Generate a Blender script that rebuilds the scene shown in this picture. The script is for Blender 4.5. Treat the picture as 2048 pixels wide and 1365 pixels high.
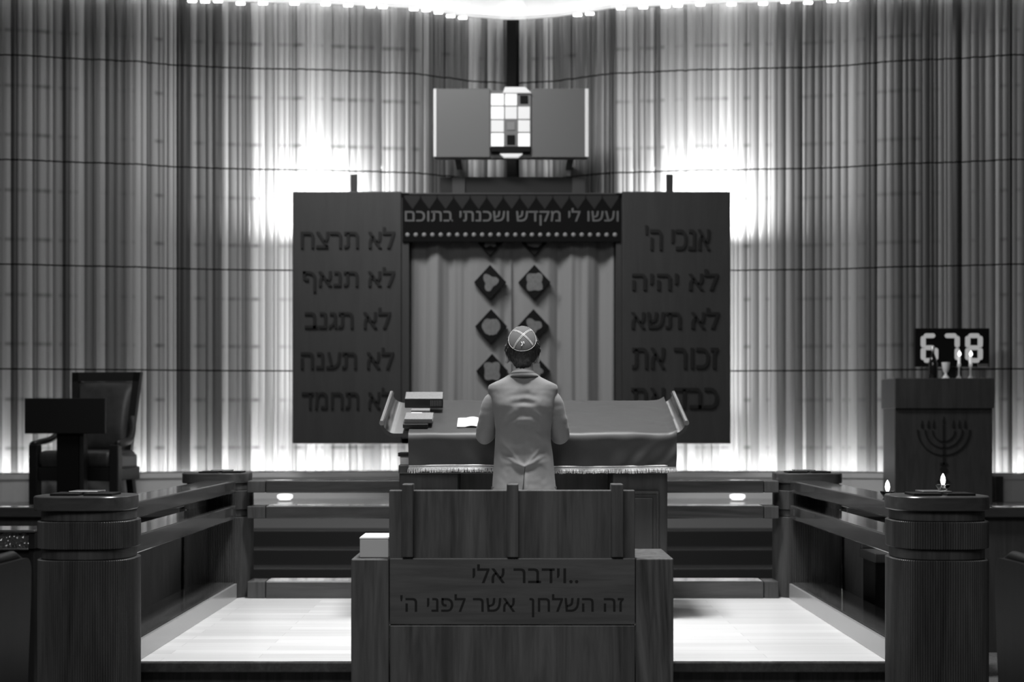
import bpy, bmesh, math, random
from mathutils import Vector, Matrix, noise
random.seed(7)
PI = math.pi
sc = bpy.context.scene
for o in list(bpy.data.objects): bpy.data.objects.remove(o)
COL = sc.collection

# ------------------------------------------------------------------ camera, light, exposure
F, CX, CY, CAMZ = 3000.0, 1026.0, 845.0, 1.02
cam_d = bpy.data.cameras.new('camera'); cam = bpy.data.objects.new('camera', cam_d); COL.objects.link(cam)
cam.location = (0, 0, CAMZ); cam.rotation_euler = (PI/2, 0, 0)
cam_d.sensor_width = 36; cam_d.lens = F/2048*36
cam_d.shift_x = -(CX-1024)/2048; cam_d.shift_y = (CY-682.5)/2048
cam_d.clip_start = .05; cam_d.clip_end = 100
cam_d.dof.use_dof = True; cam_d.dof.focus_distance = 6.75; cam_d.dof.aperture_fstop = 2.5
sc.camera = cam
sc.view_settings.view_transform = 'Standard'; sc.view_settings.look = 'None'
sc.view_settings.gamma = 1; sc.view_settings.use_curve_mapping = False
sc.view_settings.exposure = 0.0
w = bpy.data.worlds.new('world'); sc.world = w; w.use_nodes = True
w.node_tree.nodes['Background'].inputs[0].default_value = (1, 1, 1, 1)
w.node_tree.nodes['Background'].inputs[1].default_value = .035

def area(name, loc, target, sx, sy, power, spread=180):
    d = bpy.data.lights.new(name, 'AREA'); d.shape = 'RECTANGLE'; d.size = sx; d.size_y = sy; d.energy = power
    d.spread = math.radians(spread)
    o = bpy.data.objects.new(name, d); COL.objects.link(o); o.location = loc
    v = Vector(target)-Vector(loc); o.rotation_euler = v.to_track_quat('-Z', 'Y').to_euler(); return o
area('bimah_light', (.12, 7.0, 5.6), (.05, 7.35, .3), 1.0, .8, 125, 80)
area('dais_wash', (-1.6, 9.6, 5.9), (.3, 13.3, 1.4), 3.6, .6, 128, 115)
area('hall_light', (-1.0, 1.6, 5.2), (0, 6.5, .4), 4.0, 2.0, 85, 120)
for s in (-1, 1):
    area('ark_glow', (s*1.66, 13.36, 2.84), (s*1.74, 13.7, 3.35), .60, .10, 52, 170)
    area('ark_side_glow', (s*1.80, 13.36, 1.95), (s*2.1, 13.7, 2.0), .10, 1.7, 6, 170)
    area('ark_base_glow', (s*1.5, 13.36, .93), (s*1.5, 13.62, .8), .8, .06, .8, 170)

# ------------------------------------------------------------------ helpers
def P(px, py, Y): return Vector(((px-CX)*Y/F, Y, CAMZ-(py-CY)*Y/F))
def PX(px, Y): return (px-CX)*Y/F
def PZ(py, Y): return CAMZ-(py-CY)*Y/F

def wloc(o):
    v = Vector((0, 0, 0))
    while o: v += o.location; o = o.parent
    return v
def link(name, bm, mat, parent=None, smooth=False, local=False, autosmooth=None):
    if parent is not None and not local:
        bmesh.ops.translate(bm, verts=bm.verts, vec=-wloc(parent))
    bmesh.ops.recalc_face_normals(bm, faces=bm.faces)
    me = bpy.data.meshes.new(name); bm.to_mesh(me); bm.free()
    if mat: me.materials.append(mat)
    if smooth:
        me.shade_smooth()
        if autosmooth: me.set_sharp_from_angle(angle=math.radians(autosmooth))
    o = bpy.data.objects.new(name, me); COL.objects.link(o); o.parent = parent
    return o
def tag(o, label, cat, group=None, kind=None):
    o['label'] = label
    if cat: o['category'] = cat
    if group: o['group'] = group
    if kind: o['kind'] = kind
    return o
def thing(name, label, cat, loc=(0, 0, 0), rz=0, group=None):
    o = bpy.data.objects.new(name, None); COL.objects.link(o); o.location = loc; o.rotation_euler = (0, 0, rz)
    o.empty_display_size = .1
    return tag(o, label, cat, group)
def struct(name, bm, mat, smooth=False, autosmooth=None):
    o = link(name, bm, mat, None, smooth, autosmooth=autosmooth); o['kind'] = 'structure'; return o
def copy_tree(o, parent=None):
    c = o.copy(); COL.objects.link(c); c.parent = parent
    for ch in list(o.children): copy_tree(ch, c)
    return c
def NB(): return bmesh.new()
def bx(bm, x0, x1, y0, y1, z0, z1, bev=0.0, seg=2):
    r = bmesh.ops.create_cube(bm, size=1)
    vs = r['verts']
    for v in vs:
        v.co = Vector(((x0+x1)/2+v.co.x*(x1-x0), (y0+y1)/2+v.co.y*(y1-y0), (z0+z1)/2+v.co.z*(z1-z0)))
    if bev > 0:
        es = list({e for v in vs for e in v.link_edges})
        bmesh.ops.bevel(bm, geom=es, offset=bev, segments=seg, affect='EDGES', profile=.5)
    return bm
def box(x0, x1, y0, y1, z0, z1, bev=.004): return bx(NB(), x0, x1, y0, y1, z0, z1, bev)
def loft(bm, rings, cap=True, closed=True):
    R = [[bm.verts.new(p) for p in r] for r in rings]
    n = len(R[0])
    for a, b in zip(R, R[1:]):
        for i in range(n if closed else n-1):
            bm.faces.new((a[i], a[(i+1) % n], b[(i+1) % n], b[i]))
    if cap and closed:
        for r in (R[0], R[-1]):
            if cap == 'ngon': bm.faces.new(r); continue
            c = bm.verts.new(sum((v.co for v in r), Vector())/n)
            for i in range(n): bm.faces.new((r[i], r[(i+1) % n], c))
    return R
def catmull(pts, k=6):
    out = []
    P4 = [pts[0]]+list(pts)+[pts[-1]]
    for i in range(1, len(P4)-2):
        p0, p1, p2, p3 = [Vector(p) for p in P4[i-1:i+3]]
        for j in range(k):
            t = j/k
            out.append(.5*((2*p1)+(-p0+p2)*t+(2*p0-5*p1+4*p2-p3)*t*t+(-p0+3*p1-3*p2+p3)*t**3))
    out.append(Vector(pts[-1])); return out
def tube(bm, pts, rad, n=12, cap=True, flat=1.0):
    pts = [Vector(p) for p in pts]
    if not hasattr(rad, '__len__'): rad = [rad]*len(pts)
    rings = []; up = None
    for i, p in enumerate(pts):
        t = (pts[min(i+1, len(pts)-1)]-pts[max(i-1, 0)]).normalized()
        if up is None: up = t.orthogonal().normalized()
        up = (up-t*up.dot(t)).normalized(); s = t.cross(up)
        rings.append([p+(up*math.cos(2*PI*k/n)+s*math.sin(2*PI*k/n)*flat)*rad[i] for k in range(n)])
    return loft(bm, rings, cap)
def lathe(bm, prof, cx, cy, z0=0, n=24):
    rings = [[Vector((cx+r*math.cos(2*PI*k/n), cy+r*math.sin(2*PI*k/n), z0+z)) for k in range(n)] for r, z in prof]
    return loft(bm, rings, True)
def ellipsoid(bm, c, r, rot=None, n=24, m=16):
    res = bmesh.ops.create_uvsphere(bm, u_segments=n, v_segments=m, radius=1)
    for v in res['verts']:
        q = Vector((v.co.x*r[0], v.co.y*r[1], v.co.z*r[2]))
        if rot: q = rot @ q
        v.co = q+Vector(c)
def prism(bm, poly, ax, a0, a1):
    """extrude a 2D polygon along axis ax: 'x' poly=(y,z), 'y' poly=(x,z), 'z' poly=(x,y)"""
    def mk(p, a):
        return Vector((a, p[0], p[1])) if ax == 'x' else Vector((p[0], a, p[1])) if ax == 'y' else Vector((p[0], p[1], a))
    A = [bm.verts.new(mk(p, a0)) for p in poly]; B = [bm.verts.new(mk(p, a1)) for p in poly]
    n = len(poly)
    for i in range(n): bm.faces.new((A[i], A[(i+1) % n], B[(i+1) % n], B[i]))
    bm.faces.new(A); bm.faces.new(B[::-1]); return bm
def text(parent, m, s, x0, x1, z0, z1, y, depth=.01, bold=0.0):
    """Hebrew text (given in reading order) on the plane facing -Y, fitted to the box; every contour is filled on its own"""
    c = bpy.data.curves.new('lettering', 'FONT'); c.body = s[::-1]; c.dimensions = '3D'; c.resolution_u = 4
    o = bpy.data.objects.new('lettering', c); COL.objects.link(o)
    dg = bpy.context.evaluated_depsgraph_get()
    me = bpy.data.meshes.new_from_object(o.evaluated_get(dg))
    co = [Vector((v.co.x, v.co.y)) for v in me.vertices]; nb = {i: [] for i in range(len(co))}
    for e in me.edges:
        a, b = e.vertices; nb[a].append(b); nb[b].append(a)
    bpy.data.objects.remove(o); bpy.data.curves.remove(c); bpy.data.meshes.remove(me)
    seen = set(); loops = []
    for i in range(len(co)):
        if i in seen: continue
        lp = [i]; seen.add(i); cur = min(nb[i]) if nb[i] else i
        if i+1 in nb[i]: cur = i+1
        while cur not in seen:
            lp.append(cur); seen.add(cur)
            nx = [k for k in nb[cur] if k not in seen]
            if not nx: break
            cur = nx[0]
        if len(lp) > 2: loops.append([co[k].copy() for k in lp])
    def sa(l): return sum(p.x*q.y-q.x*p.y for p, q in zip(l, l[1:]+l[:1]))/2
    def inside(p, l):
        r = False
        for a, b in zip(l, l[1:]+l[:1]):
            if (a.y > p.y) != (b.y > p.y) and p.x < (b.x-a.x)*(p.y-a.y)/(b.y-a.y)+a.x: r = not r
        return r
    outer, holes = [], []
    for l in loops:
        par = [g for g in loops if g is not l and sa(g)*sa(l) < 0 and abs(sa(g)) > abs(sa(l)) and all(inside(p, g) for p in l)]
        (holes if par else outer).append(l)
    if bold:
        for l in loops:
            sg = (1 if sa(l) > 0 else -1)*(1 if any(l is g for g in outer) else -1)
            n = len(l); new = []
            for k in range(n):
                d1 = (l[k]-l[k-1]); d2 = (l[(k+1) % n]-l[k])
                n1 = Vector((d1.y, -d1.x)).normalized(); n2 = Vector((d2.y, -d2.x)).normalized()
                m_ = n1+n2
                if m_.length < .3: m_ = n1
                m_ = m_.normalized()/max(.6, m_.normalized().dot(n1))
                new.append(l[k]+m_*bold*sg)
            l[:] = new
    xs = [p.x for l in loops for p in l]; ys = [p.y for l in loops for p in l]
    a, b, e, f = min(xs), max(xs), min(ys), max(ys)
    groups = []
    for l in sorted(outer, key=lambda l: min(p.x for p in l)):
        lo, hi = min(p.x for p in l), max(p.x for p in l)
        for g in groups:
            if min(hi, g[1])-max(lo, g[0]) > .35*min(hi-lo, g[1]-g[0]):
                g[0] = min(lo, g[0]); g[1] = max(hi, g[1]); g[2].append(l); break
        else: groups.append([lo, hi, [l]])
    for g in groups:
      out = NB()
      for l in g[2]:
        t = NB(); es = []
        for g in [l]+[h for h in holes if inside(h[0], l)]:
            vs = [t.verts.new((p.x, p.y, 0)) for p in g]
            es += [t.edges.new((vs[k], vs[(k+1) % len(vs)])) for k in range(len(vs))]
        bmesh.ops.triangle_fill(t, use_beauty=True, edges=es)
        r = bmesh.ops.extrude_face_region(t, geom=t.faces[:])
        for v in r['geom']:
            if isinstance(v, bmesh.types.BMVert): v.co.z = 1
        bmesh.ops.recalc_face_normals(t, faces=t.faces)
        tm = bpy.data.meshes.new('t'); t.to_mesh(tm); t.free(); out.from_mesh(tm); bpy.data.meshes.remove(tm)
      for v in out.verts:
        X = x0+(v.co.x-a)/(b-a)*(x1-x0); Z = z0+(v.co.y-e)/(f-e)*(z1-z0)
        v.co = Vector((X, y-v.co.z*depth, Z))
      link('letter', out, m, parent)

# ------------------------------------------------------------------ materials (all grey: the photograph is black and white)
def mat(name, v=.2, rough=.5, metal=0, spec=.5, emit=0, trans=0, sheen=0, coat=0, ior=1.45):
    m = bpy.data.materials.new(name); m.use_nodes = True
    b = m.node_tree.nodes['Principled BSDF']
    b.inputs['Base Color'].default_value = (v, v, v, 1); b.inputs['Roughness'].default_value = rough
    b.inputs['Metallic'].default_value = metal; b.inputs['Specular IOR Level'].default_value = spec
    b.inputs['Transmission Weight'].default_value = trans; b.inputs['IOR'].default_value = ior
    b.inputs['Sheen Weight'].default_value = sheen; b.inputs['Coat Weight'].default_value = coat
    if emit:
        b.inputs['Emission Color'].default_value = (1, 1, 1, 1); b.inputs['Emission Strength'].default_value = emit
    return m
def nd(m, t, **kw):
    n = m.node_tree.nodes.new(t)
    for k, v in kw.items():
        if k.startswith('i_'): n.inputs[k[2:]].default_value = v
        else: setattr(n, k, v)
    return n
def wood(name, lo, hi, axis='z', rough=.4, scale=1.0, bump=.1, spec=.5, coat=0, wavy=1.2):
    m = mat(name, .1, rough, spec=spec, coat=coat); L = m.node_tree.links
    b = m.node_tree.nodes['Principled BSDF']
    tc = nd(m, 'ShaderNodeTexCoord'); mp = nd(m, 'ShaderNodeMapping')
    s = {'x': (1.0, 12, 12), 'y': (12, 1.0, 12), 'z': (12, 12, 1.0)}[axis]
    mp.inputs['Scale'].default_value = [k*scale for k in s]
    n1 = nd(m, 'ShaderNodeTexNoise', i_Scale=1.0, i_Detail=5.0, i_Roughness=.6, i_Distortion=wavy)
    n2 = nd(m, 'ShaderNodeTexNoise', i_Scale=6.0, i_Detail=3.0, i_Distortion=.4)
    mx = nd(m, 'ShaderNodeMath', operation='MULTIPLY_ADD'); mx.inputs[1].default_value = .35
    r = nd(m, 'ShaderNodeValToRGB')
    r.color_ramp.elements[0].position = .42; r.color_ramp.elements[1].position = .88
    r.color_ramp.elements[0].color = (lo, lo, lo, 1); r.color_ramp.elements[1].color = (hi, hi, hi, 1)
    bp = nd(m, 'ShaderNodeBump', i_Strength=bump, i_Distance=.003)
    L.new(tc.outputs['Object'], mp.inputs[0]); L.new(mp.outputs[0], n1.inputs[0]); L.new(mp.outputs[0], n2.inputs[0])
    L.new(n2.outputs[0], mx.inputs[0]); L.new(n1.outputs[0], mx.inputs[2]); L.new(mx.outputs[0], r.inputs[0])
    L.new(r.outputs[0], b.inputs['Base Color']); L.new(mx.outputs[0], bp.inputs['Height']); L.new(bp.outputs[0], b.inputs['Normal'])
    return m
def fabric(name, v, rough=.8, sheen=0, scale=400, amt=.12, spec=.3):
    m = mat(name, v, rough, sheen=sheen, spec=spec); L = m.node_tree.links; b = m.node_tree.nodes['Principled BSDF']
    tc = nd(m, 'ShaderNodeTexCoord'); n = nd(m, 'ShaderNodeTexNoise', i_Scale=float(scale), i_Detail=2.0)
    r = nd(m, 'ShaderNodeMapRange'); r.inputs[3].default_value = v*(1-amt); r.inputs[4].default_value = v*(1+amt)
    L.new(tc.outputs['Object'], n.inputs[0]); L.new(n.outputs[0], r.inputs[0]); L.new(r.outputs[0], b.inputs['Base Color'])
    return m
M = dict(
    stand=wood('stand_wood', .022, .110, 'z', .42, .8),
    standx=wood('stand_wood_across', .045, .105, 'x', .42, .8),
    rail=wood('rail_wood', .022, .055, 'x', .14, .9, bump=.04, coat=.3),
    raily=wood('rail_wood_side', .035, .08, 'y', .12, .9, bump=.04, coat=.3),
    post=wood('post_wood', .024, .075, 'z', .42, .9),
    cap=wood('cap_wood', .030, .070, 'x', .3, .9, bump=.05),
    desk=wood('desk_wood', .018, .045, 'z', .4, 1.0),
    ark=wood('ark_wood', .015, .025, 'z', .5, .8),
    arkdark=mat('ark_letter_wood', .007, .5, spec=.3),
    podium=wood('podium_wood', .030, .055, 'z', .45, 1.2),
    partition=wood('partition_wood', .025, .045, 'z', .5, 1.2),
    blackwood=mat('black_lacquer', .008, .45, spec=.3),
    carved=mat('carved_recess', .006, .8),
    step=mat('step_dark', .014, .5),
    brass=mat('brass', .55, .18, metal=1.0),
    steel=mat('brushed_metal', .6, .3, metal=1.0),
    white=mat('white_paper', .85, .7),
    whitebox=mat('white_box', .5, .5),
    cloth=fabric('tablecloth_satin', .034, .5, sheen=.0, scale=60, amt=.1, spec=.4),
    fringe=fabric('fringe_thread', .6, .8, scale=150, amt=.35),
    suit=fabric('suit_wool', .14, .85, sheen=.1, scale=500, amt=.18),
    suitdark=mat('suit_under_collar', .03, .9),
    shirt=mat('shirt_white', .8, .7),
    skin=mat('skin', .45, .5),
    hair=mat('hair', .02, .45),
    kippah=fabric('kippah_cloth', .07, .9, scale=300),
    thread=mat('white_thread', .8, .8),
    black=mat('black', .004, .6, spec=.15),
    leather=fabric('chair_leather', .035, .35, scale=18, amt=.5, spec=.6),
    chairwood=mat('chair_wood', .010, .4),
    glass=mat('clear_glass', 1, .03, trans=1.0),
    greyglass=mat('frosted_panel', .075, .35, spec=.6),
    curtain=fabric('curtain_velvet', .21, .85, sheen=.3, scale=200, amt=.06),
    valance=mat('valance_velvet', .006, .9, spec=.1),
    braid=mat('braid_thread', .10, .8),
    goldthread=mat('gold_thread', .08, .6),
    bead=mat('bead', .2, .4),
    patchlight=fabric('patch_light', .14, .9, scale=40, amt=.3),
    white_emit=mat('lamp_glow', .9, .5, emit=3.0),
    flame=mat('flame_bulb', .9, .5, emit=1.6),
    flamehot=mat('candle_flame', .9, .5, emit=2.0),
    digit=mat('digit_segment', .3, .5, emit=.25),
    lead=mat('lead_came', .12, .4),
    pane_white=mat('lit_pane_white', .4, .3, emit=.75),
    pane_pale=mat('lit_pane_pale', .3, .3, emit=.52),
    pane_grey=mat('lit_pane_grey', .1, .3, emit=.08),
    pane_black=mat('dark_pane', .003, .5, spec=.1),
    book=mat('book_black_leather', .015, .35),
    bookgrey=fabric('book_grey_cloth', .16, .6, scale=90, amt=.3),
    pages=mat('page_edges', .55, .8),
    wine=mat('wine_bottle_glass', .01, .08),
    ceil=mat('ceiling_white', .8, .8),
    plinth=mat('plinth_stone', .5, .3),
    pew=wood('pew_wood', .006, .013, 'z', .5, 1.0, spec=.2),
)
# floors
def floor_planks():
    m = mat('light_floor_planks', .7, .33); L = m.node_tree.links; b = m.node_tree.nodes['Principled BSDF']
    tc = nd(m, 'ShaderNodeTexCoord'); mp = nd(m, 'ShaderNodeMapping')
    br = nd(m, 'ShaderNodeTexBrick', offset=.37); br.inputs['Scale'].default_value = 1.0
    br.inputs['Brick Width'].default_value = 1.1; br.inputs['Row Height'].default_value = .11; br.inputs['Mortar Size'].default_value = .0012
    br.inputs['Color1'].default_value = (.55, .55, .55, 1); br.inputs['Color2'].default_value = (.66, .66, .66, 1); br.inputs['Mortar'].default_value = (.4, .4, .4, 1)
    mp2 = nd(m, 'ShaderNodeMapping'); mp2.inputs['Scale'].default_value = (1.2, 22, 1)
    n = nd(m, 'ShaderNodeTexNoise', i_Scale=1.0, i_Detail=4.0)
    mr = nd(m, 'ShaderNodeMapRange'); mr.inputs[3].default_value = .84; mr.inputs[4].default_value = 1.12
    mu = nd(m, 'ShaderNodeMix', data_type='RGBA', blend_type='MULTIPLY'); mu.inputs[0].default_value = 1
    L.new(tc.outputs['Object'], mp.inputs[0]); L.new(mp.outputs[0], br.inputs[0]); L.new(tc.outputs['Object'], mp2.inputs[0]); L.new(mp2.outputs[0], n.inputs[0])
    L.new(n.outputs[0], mr.inputs[0]); L.new(br.outputs['Color'], mu.inputs[6]); L.new(mr.outputs[0], mu.inputs[7])
    L.new(mu.outputs[2], b.inputs['Base Color']); return m
M['planks'] = floor_planks()
M['carpet'] = fabric('carpet', .10, .95, scale=120, amt=.8)
M['dais'] = mat('dais_polished', .20, .25, spec=.5)
def rod_glass():
    m = mat('ribbed_wall_glass', .3, .38, spec=.6); L = m.node_tree.links; b = m.node_tree.nodes['Principled BSDF']
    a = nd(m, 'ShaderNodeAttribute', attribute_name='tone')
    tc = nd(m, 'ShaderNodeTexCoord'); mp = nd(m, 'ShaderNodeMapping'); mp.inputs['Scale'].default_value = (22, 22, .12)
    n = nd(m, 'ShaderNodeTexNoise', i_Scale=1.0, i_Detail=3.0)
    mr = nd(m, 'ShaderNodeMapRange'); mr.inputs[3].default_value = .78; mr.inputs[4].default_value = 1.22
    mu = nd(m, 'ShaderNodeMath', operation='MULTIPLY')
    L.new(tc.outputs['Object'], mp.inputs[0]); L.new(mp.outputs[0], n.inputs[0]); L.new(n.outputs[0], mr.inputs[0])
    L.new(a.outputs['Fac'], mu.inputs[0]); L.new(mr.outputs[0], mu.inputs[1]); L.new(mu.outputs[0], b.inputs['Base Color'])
    # small dark fixing marks in two lines across every panel
    sp = nd(m, 'ShaderNodeSeparateXYZ'); L.new(tc.outputs['Object'], sp.inputs[0])
    def mth(op, a, b=None, **k):
        q = nd(m, 'ShaderNodeMath', operation=op, **k)
        for i, v in enumerate((a, b)):
            if v is None: continue
            if isinstance(v, (int, float)): q.inputs[i].default_value = v
            else: L.new(v, q.inputs[i])
        return q.outputs[0]
    fz = mth('FRACT', mth('DIVIDE', mth('SUBTRACT', sp.outputs[2], .571), .916))
    d = mth('MINIMUM', mth('ABSOLUTE', mth('SUBTRACT', fz, .24)), mth('ABSOLUTE', mth('SUBTRACT', fz, .71)))
    mk = mth('SUBTRACT', 1.0, mth('DIVIDE', d, .03), use_clamp=True)
    mp3 = nd(m, 'ShaderNodeMapping'); mp3.inputs['Scale'].default_value = (9, 9, .05)
    n3 = nd(m, 'ShaderNodeTexNoise', i_Scale=1.0, i_Detail=2.0); L.new(tc.outputs['Object'], mp3.inputs[0]); L.new(mp3.outputs[0], n3.inputs[0])
    mr3 = nd(m, 'ShaderNodeMapRange'); mr3.inputs[1].default_value = .45; mr3.inputs[2].default_value = .65; mr3.inputs[4].default_value = .6
    L.new(n3.outputs[0], mr3.inputs[0])
    fac = mth('SUBTRACT', 1.0, mth('MULTIPLY', mk, mr3.outputs[0]))
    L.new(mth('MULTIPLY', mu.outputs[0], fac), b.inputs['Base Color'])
    return m
M['rods'] = rod_glass()

# ------------------------------------------------------------------ the setting
LOW, DAIS, WB = -.32, .334, .571       # hall floor, dais floor, bottom of the ribbed wall
struct('floor', box(-7, 7, .6, 16, LOW-.1, LOW, 0), M['carpet'])
# bimah platform
struct('platform', box(-1.84, 1.84, 6.42, 9.06, LOW, -.02, 0), M['stand'])
struct('platform_floor', box(-1.84, 1.84, 6.40, 9.06, -.02, 0, 0), M['planks'])
struct('trim_1', box(-1.60, 1.60, 6.372, 6.40, -.045, 0, .006), M['raily'])
for a_, b_ in ((-1.53, -.645), (.640, 1.53)): struct('platform_step', box(a_, b_, 6.06, 6.42, LOW, -.17, .006), M['step'])
# dais with steps
struct('dais', box(-6.5, 6.5, 12.1, 14.6, LOW, DAIS, 0), M['dais'])
for i, (z, y) in enumerate(((.166, 11.8), (.0425, 11.5), (-.074, 11.2), (-.20, 10.9))):
    struct('dais_step', box(-2.6, 2.6, y, 12.1, LOW, z, .006), M['step'])
# partitions flanking the platform
for s in (-1, 1):
    struct('wall_partition', box(min(s*1.931, s*4.2), max(s*1.931, s*4.2), 8.72, 8.80, LOW, .468, 0), M['partition'])
    struct('trim_2', box(min(s*1.931, s*4.2), max(s*1.931, s*4.2), 8.68, 8.84, .468, .527, .006), M['rail'])

# ribbed wall: two concave halves meeting in the middle
YW = [(0, 14.22), (.13, 14.2), (.42, 14.12), (.9, 13.83), (1.71, 13.68), (2.62, 13.6), (3.03, 13.5), (3.36, 13.36), (3.98, 13.24), (4.35, 13.12), (5.6, 13.2), (6.6, 13.6)]
def yw(x):
    x = abs(x)
    for (a, ya), (b, yb) in zip(YW, YW[1:]):
        if x <= b:
            t = (x-a)/(b-a); return ya+(yb-ya)*t
    return YW[-1][1]
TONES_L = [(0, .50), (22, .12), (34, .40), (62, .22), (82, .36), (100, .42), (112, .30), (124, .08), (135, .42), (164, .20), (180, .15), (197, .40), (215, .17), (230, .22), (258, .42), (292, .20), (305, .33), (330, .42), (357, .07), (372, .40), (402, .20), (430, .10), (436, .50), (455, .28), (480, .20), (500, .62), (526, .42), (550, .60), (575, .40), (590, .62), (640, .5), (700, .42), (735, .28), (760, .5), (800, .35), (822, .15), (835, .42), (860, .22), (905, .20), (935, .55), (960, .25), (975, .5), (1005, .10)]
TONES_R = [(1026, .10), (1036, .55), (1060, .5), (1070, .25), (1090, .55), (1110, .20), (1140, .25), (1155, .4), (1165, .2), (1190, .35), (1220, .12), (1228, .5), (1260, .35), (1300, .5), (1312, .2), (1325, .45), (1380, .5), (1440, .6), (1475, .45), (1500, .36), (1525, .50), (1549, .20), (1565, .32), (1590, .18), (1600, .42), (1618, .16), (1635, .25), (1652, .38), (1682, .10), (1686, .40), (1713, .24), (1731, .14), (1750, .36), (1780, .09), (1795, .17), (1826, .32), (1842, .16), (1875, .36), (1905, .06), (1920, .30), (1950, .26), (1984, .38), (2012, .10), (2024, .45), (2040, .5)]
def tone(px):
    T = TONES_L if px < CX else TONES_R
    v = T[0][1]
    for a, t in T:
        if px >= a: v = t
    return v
ROW = .916; TOP = 4.84
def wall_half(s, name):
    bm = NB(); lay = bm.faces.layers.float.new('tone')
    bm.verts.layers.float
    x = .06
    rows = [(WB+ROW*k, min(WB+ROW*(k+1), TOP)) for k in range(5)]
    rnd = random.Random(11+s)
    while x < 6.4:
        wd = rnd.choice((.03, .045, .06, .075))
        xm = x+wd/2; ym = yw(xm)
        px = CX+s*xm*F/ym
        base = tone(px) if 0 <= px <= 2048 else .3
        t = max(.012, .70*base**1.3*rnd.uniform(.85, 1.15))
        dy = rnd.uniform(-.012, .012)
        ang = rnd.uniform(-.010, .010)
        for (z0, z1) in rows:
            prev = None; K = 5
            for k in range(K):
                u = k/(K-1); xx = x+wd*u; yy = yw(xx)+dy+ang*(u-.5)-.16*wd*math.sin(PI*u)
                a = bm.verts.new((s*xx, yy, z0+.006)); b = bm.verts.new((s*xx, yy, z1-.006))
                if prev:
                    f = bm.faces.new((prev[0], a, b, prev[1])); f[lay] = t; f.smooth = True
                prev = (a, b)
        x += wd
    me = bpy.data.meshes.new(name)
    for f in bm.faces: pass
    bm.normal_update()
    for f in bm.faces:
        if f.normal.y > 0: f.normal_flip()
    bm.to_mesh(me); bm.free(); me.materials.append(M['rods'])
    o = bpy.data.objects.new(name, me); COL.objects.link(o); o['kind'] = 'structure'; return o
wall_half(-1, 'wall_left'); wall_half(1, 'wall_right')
# backing wall, plinth and sill following the same curve
def curved_band(name, d0, d1, z0, z1, m):
    xs = [x for x in [k*.1 for k in range(-66, 67)]]
    bm = NB(); rings = []
    for x in xs:
        y = yw(x); rings.append([Vector((x, y+d0, z0)), Vector((x, y+d1, z0)), Vector((x, y+d1, z1)), Vector((x, y+d0, z1))])
    loft(bm, rings); return struct(name, bm, m)
curved_band('wall_back', .06, .2, DAIS, 5.06, M['black'])
curved_band('wall_plinth', -.21, .05, DAIS, WB-.03, M['plinth'])
curved_band('trim_3', -.225, -.20, WB-.045, WB+.0, M['plinth'])
curved_band('wall_cove', .04, .058, TOP+.01, 5.06, M['ceil'])
struct('ceiling', box(-7, 7, 11.6, 15, 5.06, 5.16, 0), M['ceil'])
struct('wall_joint', box(-.060, .030, 14.02, 14.15, WB, 4.77, .004), M['black'])
# light line along the foot of the wall
lamp = tag(curved_band('light_strip', -.19, -.14, WB-.028, WB-.02, mat('strip_glow', .9, .5, emit=44.0)), 'bright line of light along the foot of the ribbed wall', 'light strip')
del lamp['kind']
lamp = tag(curved_band('cove_light', -.10, -.03, TOP+.03, TOP+.05, mat('cove_glow', .9, .5, emit=3.0)), 'white strip of light along the top edge of the ribbed wall', 'light strip')
del lamp['kind']
proto = None
rnd = random.Random(5); k = 0; x = -4.2
while x < 4.2:
    if abs(x) > .35:
        y = yw(x)-.07
        if proto is None:
            bm = NB(); bx(bm, -.04, .04, -.012, .012, -.012, .012, .005)
            proto = link('cove_spot', bm, M['white_emit'], None); o = proto
        else: o = proto.copy(); COL.objects.link(o)
        o.location = (x, y, TOP-.02-.02*rnd.random())
        tag(o, 'small bright lamp clipped to the top edge of the ribbed wall', 'lamp', 'row of small lamps along the wall top')
    x += rnd.choice((.11, .2, .28))

# ------------------------------------------------------------------ ark
AY = 13.2
ark = thing('torah_ark', 'large dark wooden ark with raised Hebrew letters on two open doors', 'ark', (0, 13.5, DAIS))
def ax(px): return PX(px, AY)
zt, zb = PZ(383, AY), PZ(888, AY)
LD = ['לא תרצח', 'לא תנאף', 'לא תגנב', 'לא תענה', 'לא תחמד']
RD = ["אנכי ה'", 'לא יהיה', 'לא תשא', 'זכור את', 'כבד את']
for (a, b, words, l0, l1) in ((585, 803, LD, (602, 606, 610, 602, 604), (790, 790, 782, 788, 786)), (1244, 1461.5, RD, (1290, 1264, 1262, 1264, 1262), (1420, 1436, 1438, 1436, 1436))):
    d = link('door', box(ax(a), ax(b), AY, AY+.07, zb, zt, .008), M['ark'], ark)
    for i, wd in enumerate(words):
        yc = (476, 560, 637, 717, 797)[i]
        hh = 21 if 'ף' not in wd and "'" not in wd else 25
        text(d, M['arkdark'], wd, ax(l0[i]), ax(l1[i]), PZ(yc+hh, AY), PZ(yc-hh, AY), AY+.004, .024, .012)
    sx = 707 if a < 900 else 1340
    link('lamp_bracket', box(ax(sx-7), ax(sx+7), AY+.02, AY+.06, zt-.005, PZ(348, AY), .003), M['ark'], ark)
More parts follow.
